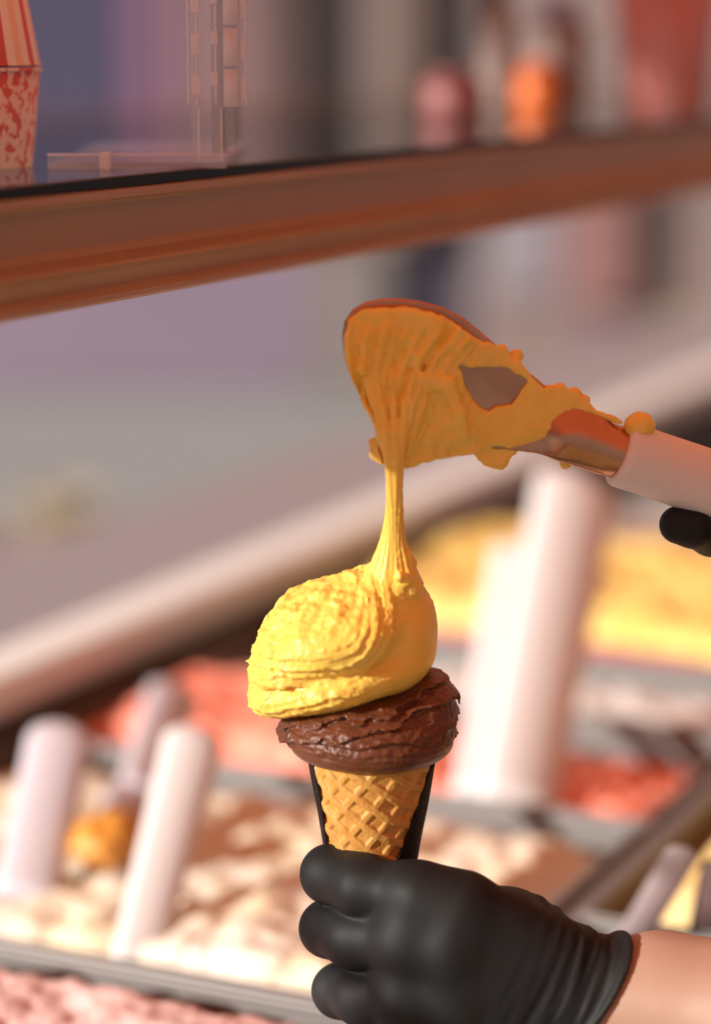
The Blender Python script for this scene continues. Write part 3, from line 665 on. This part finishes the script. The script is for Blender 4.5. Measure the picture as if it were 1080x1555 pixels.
# spatulas standing in the gelato
def stand_spatula(label, base, top, w0, w1, mat, flat=.32, group=None):
    base = Vector(base); top = Vector(top); e = empty('serving_spatula', base); tag(e, label, 'spatula', group)
    v = top - base; n = 14; pts = []; rad = []
    for i in range(n + 1):
        t = i / n; pts.append(v * t); rad.append((w0 + (w1 - w0) * t))
    k = [1, .97, .9, .75, .45]; dn = v.normalized()
    for i, s in enumerate((.35, .6, .8, .93, 1.0)): pts.append(v + dn * w1 * s); rad.append(w1 * (1, .9, .7, .45, .15)[i])
    m = MB().tube(pts, rad, 24, True, flat, up=Yv); m.build('handle', mat, e, True)
    m = MB().tube([-dn * .045, -dn * .04, -dn * .01, Vector((0, 0, 0)), dn * .012], [w0 * .6, w0 * 1.25, w0 * 1.3, w0 * 1.1, w0 * .9], 20, True, .12, up=Yv)
    m.build('blade', mat, e, True); return e
def sp(label, bpx, bz, tpx, tdep, w0, w1, mat, **kw): return stand_spatula(label, on_z(bpx[0], bpx[1], bz), at_depth(tpx[0], tpx[1], tdep), w0, w1, mat, **kw)
sp('white plastic spatula leaning in the near edge of the cream white gelato', (205, 1470), 1.09, (290, 1140), 1.17, .0115, .0145, M['spat'])
sp('lilac white spatula standing in the cream gelato beside the caramel lump', (40, 1360), 1.10, (88, 1135), 1.22, .0155, .0165, M['spat_grey'])
sp('pale lilac spatula standing in the coral gelato', (215, 1200), 1.12, (262, 1060), 1.34, .013, .015, M['spat_grey'])
sp('broad white spatula in the white gelato before the golden yellow heap', (782, 1235), 1.09, (872, 762), 1.50, .022, .0265, M['spat'])
sp('white spatula leaning beside the broad white one', (735, 1220), 1.09, (795, 862), 1.48, .018, .021, M['spat'])
sp('taupe spatula standing in the lemon yellow gelato', (962, 1425), 1.10, (1034, 1300), 1.03, .0075, .0075, M['spat_taupe'])
sp('brown taupe spatula by the server edge of the lemon yellow gelato', (1068, 1420), 1.10, (1092, 1318), 1.04, .008, .008, M['spat_taupe'])
def cup(name, p, r0, r1, h, mat, label, cat='cup', group=None, rimmat=None, flip=False):
    e = empty(name, p); tag(e, label, cat, group)
    rs_ = .0008; prof = [(0.0005, 0), (r0, 0), (r1, h), (r1 - .0008, h), (r0 - .0008, .001)]
    if flip: prof = [(r0, 0), (r1 * 1.0, h), (.0005, h), (.0005, h - .001), (r1 - .0008, h - .001), (r0 - .0008, 0), (r0, 0)]; rs_ = .0004
    MB().lathe(prof, 64).build('wall', mat, e, True)
    zr = 0 if flip else h; rr = r0 if flip else r1
    MB().lathe([(rr + rs_ * math.cos(a), zr + rs_ * math.sin(a)) for a in np.linspace(0, 2 * math.pi, 9)], 64).build('rim', rimmat or mat, e, True)
    return e

# ------------------------------------------------------------------ glass shelf on its copper frame
SZ = 1.4535; FY = .4365
shf = empty('glass_shelf', (1.2, .6, SZ)); tag(shf, 'glass shelf in a copper coloured frame above the gelato', 'shelf')
def yz(l): return [(a - .6 + FY, b - SZ) for a, b in l]
zt = SZ
prof = yz([(.000, zt - .0040), (-.0015, zt - .0044), (-.0018, zt - .0072), (.0005, zt - .0078), (.0035, zt - .0083), (.0042, zt - .0095), (.0046, zt - .0235), (.0030, zt - .0262), (-.0024, zt - .0290), (-.0030, zt - .0300), (-.0012, zt - .0318), (.0006, zt - .0375), (-.0008, zt - .0388), (-.0024, zt - .0400), (-.0026, zt - .0418), (-.0014, zt - .0430), (.012, zt - .0430), (.012, zt - .0040)])
prof = [(a, b) for a, b in prof]
MB().prism(prof, -1.5, 2.6).build('frame_rail', M['frame'], shf)
MB().box((-1.5, FY - .6 - .0002, -.0040), (2.6, FY - .6 + .004, 0), .0004).build('black_edge', M['gasket'], shf)
MB().box((-1.5, FY - .6 + .0042, -.0040), (2.6, .26, 0)).build('glass_pane', M['glass'], shf)
MB().box((-1.5, .262, -.010), (2.6, .268, 0), .001).build('rear_rail', M['frame'], shf)
# acrylic case with a hinged door on the shelf
def SP(px, py): return on_z(px, py, SZ)
h0 = SP(326, 257)
acr = empty('acrylic_case', (h0.x, h0.y, SZ), ROTZ); tag(acr, 'clear acrylic display case with a clear hinge on the glass shelf', 'acrylic case')
s = h0.length * 0 + (h0 - C0).length / FPX                 # metres per pixel there
def ab(name, lo, hi, bev=.0006, par=None): return MB().box(lo, hi, bev).build(name, M['lit_edge'] if name in ('hinge_boss', 'base_block', 'edge_glint') else M['acrylic'], par or acr)
ab('side_panel', (-.001, .000, .004), (.002, .16, .16)); ab('door_panel', (.004, .004, .006), (.0075, .012, .16), .0008)
ab('door_panel', (-.0085, .001, .004), (-.006, .006, .16), .0006)
ab('base_rail', (-.062, .004, 0), (.004, .008, .0052)); ab('base_plate', (-.062, .008, 0), (.004, .17, .0022)); ab('base_block', (-.0425, .0005, 0), (-.0385, .0045, .0062))
hz0 = (257 - 165) * s
lf1 = ab('hinge_leaf', (-.0095, -.0035, hz0 + .0016), (.0015, -.0012, .12), .0006); lf2 = ab('hinge_leaf', (.0022, -.0035, hz0), (.0125, -.0012, .12), .0006)
for k in range(7):
    z0 = hz0 + .0003 + k * .0146
    MB().tube([(.0065, -.0052, z0), (.0065, -.0052, z0 + .0135)], .0026, 20).build('hinge_knuckle', M['lit_edge'], lf2, True)
    ab('hinge_boss', (-.0078, -.0052, z0 + .004), (-.0046, -.0034, z0 + .0115), .0005, lf1)
    ab('hinge_boss', (-.0006, -.0048, z0 + .0075), (.0018, -.0034, z0 + .0125), .0004, lf1)
    ab('hinge_boss', (.0102, -.0047, z0 + .002), (.0118, -.0034, z0 + .010), .0004, lf2)
for xa in (-.0095, -.0064, .0006, .0118): ab('edge_glint', (xa, -.0042, hz0 + .001), (xa + .0006, -.0036, .12), 0, lf1 if xa < .01 else lf2)  # thin pale strips painted as the bright edge lines of the hinge
for xa in (-.0062, .0022): ab('edge_glint', (xa, -.0002, .003), (xa + .0008, .0006, hz0), 0)
ab('edge_glint', (-.062, .0034, .0048), (.004, .004, .0056), 0)
# paper cups on the shelf
red, cream, peach = srgb(214, 92, 88), srgb(246, 222, 205), srgb(246, 196, 165)
M['stripe'] = stripe_mat('striped_paper', [red, cream, peach, cream], 13)
pm = pmat('printed_paper', srgb(238, 205, 195), .6, noise=(230, srgb(214, 100, 92), .49, .56)); M['print'] = pm
cc = SP(-88, 252); rpx = (cc - C0).length / FPX
cc = Vector((cc.x, cc.y, SZ))
cup('paper_cup', cc, 133 * rpx, 148 * rpx, 141 * rpx, M['print'], 'pink paper cup printed with a red pattern, mouth up under a striped cup')
cup('paper_cup', cc + Vector((0, 0, 141 * rpx + .0018)), 148 * rpx, 112 * rpx, .052, M['stripe'], 'red and cream striped paper cup turned over on the printed cup', flip=True)
M['stripe2'] = stripe_mat('striped_paper_far', [srgb(205, 112, 92), srgb(182, 142, 152)], 9)
c2 = SP(1012, 165); c2 = Vector((c2.x, c2.y, SZ)); r2 = (c2 - C0).length / FPX
cup('paper_cup', c2, 64 * r2, 82 * r2, .09, M['stripe2'], 'orange and pink striped paper cup standing far along the glass shelf')
def jar(px, py, wpx, hpx, mat, label, cat, name, capmat=None):
    c = SP(px, py); c = Vector((c.x, c.y, SZ)); r = (c - C0).length / FPX; e = empty(name, c); tag(e, label, cat)
    a = wpx / 2 * r; h = hpx * r
    MB().lathe([(.0005, 0), (a * .9, 0), (a, h * .08), (a, h * .72), (a * .7, h * .8), (a * .62, h * .82), (.0005, h * .82)], 32).build('body', mat, e, True)
    MB().lathe([(.0005, h * .82), (a * .72, h * .82), (a * .72, h), (.0005, h)], 32).build('lid', capmat or mat, e, True)
M['orange'] = pmat('orange_plastic', (.50, .10, .006), .4); M['redp'] = pmat('red_plastic', (.16, .045, .045), .5); M['bluep'] = pmat('lavender_plastic', (.30, .29, .42), .5); M['beige'] = pmat('beige_paper', (.20, .145, .13), .6)
jar(815, 168, 62, 72, M['orange'], 'bright orange jar on the glass shelf', 'jar', 'candy_jar')
jar(690, 178, 95, 70, M['redp'], 'dull red jar on the glass shelf', 'jar', 'candy_jar')
jar(755, 172, 55, 200, M['beige'], 'tall beige bottle between the red and orange jars', 'bottle', 'bottle')
jar(845, 166, 92, 165, M['beige'], 'beige bottle with a lavender lid on the glass shelf', 'bottle', 'bottle', M['bluep'])

# ------------------------------------------------------------------ the street behind
FD = 10.5
fac = empty('building', Yv * FD, ROTZ); tag(fac, 'mauve shop front across the street, out of focus', 'building')
fm = FD / (FPX * math.cos(PITCH))                          # about one pixel at the shop front, in metres
def fx(px): return (px - 540) * FD / FPX * 1.0
def fz(py): 
    d = ray(540, py); return CAMZ + d.z * FD / math.hypot(d.x, d.y)
def fmat(n, c): return pmat(n, c, .8, noise=(1.5, tuple(x * 1.15 for x in c), .3, .7))
def fb(name, px0, px1, py0, py1, mat, out=0.0, th=.1):
    return MB().box((fx(px0), -out, max(fz(py1), 0)), (fx(px1), th, fz(py0)), .01).build(name, mat, fac)
WL = fmat('mauve_wall', (.165, .12, .165)); WR_ = fmat('taupe_wall', (.185, .13, .12)); GR = fmat('grey_wall', (.155, .125, .12))
fb('wall', -1500, 462, -1200, 700, WL); fb('wall', 462, 590, -1200, 700, GR, 0); fb('wall', 720, 2600, -1200, 700, WR_); fb('wall', 590, 720, -1200, 250, GR)
fb('doorway', 590, 720, 250, 700, fmat('dark_door', (.035, .028, .045)), -.08, .12)
fb('window', -60, 205, -300, 300, pmat('dark_blue_glass', (.055, .047, .085), .3), .04)
fb('banner', 208, 262, -300, 330, fmat('magenta_cloth', (.17, .075, .13)), .05)
fb('poster', 270, 395, -300, 320, fmat('mauve_poster', (.16, .09, .095)), .03)
fb('pillar', 395, 450, -900, 330, fmat('brown_pillar', (.09, .05, .045)), .15)
fb('pillar', 588, 628, -900, 360, fmat('umber_pillar', (.15, .09, .07)), .15)
fb('pillar', 860, 950, 230, 460, fmat('rust_pillar', (.22, .105, .095)), .12)
fb('shutter', 740, 850, 280, 450, fmat('lilac_shutter', (.21, .18, .20)), .05)
fb('display_board', 1010, 1090, 480, 620, fmat('ochre_board', (.27, .225, .15)), .06)
def outdoor(px, py, dist, wpx, hpx, mat, label, name, cat):
    c = C0 + ray(px, py) * ((0 - CAMZ) / ray(px, py).z); r = (c - C0).length / FPX; e = empty(name, (c.x, c.y, -.012), ROTZ); tag(e, label, cat)
    a = wpx / 2 * r; h = hpx * r
    MB().lathe([(.002, 0), (a * .75, 0), (a, h * .9), (a * 1.06, h * .9), (a * 1.06, h), (a * .9, h), (a * .88, h * .85), (.002, h * .85)], 32).build('pot', mat, e, True)
outdoor(930, 625, 0, 95, 110, fmat('plum_pot', (.12, .05, .11)), 'plum coloured planter on the paving', 'planter', 'planter')
outdoor(95, 880, 0, 120, 130, fmat('ochre_pot', (.34, .26, .16)), 'ochre planter on the paving beyond the cream rail', 'planter', 'planter')
outdoor(-5, 925, 0, 70, 110, fmat('berry_pot', (.20, .07, .10)), 'berry red planter on the paving beyond the cream rail', 'planter', 'planter')
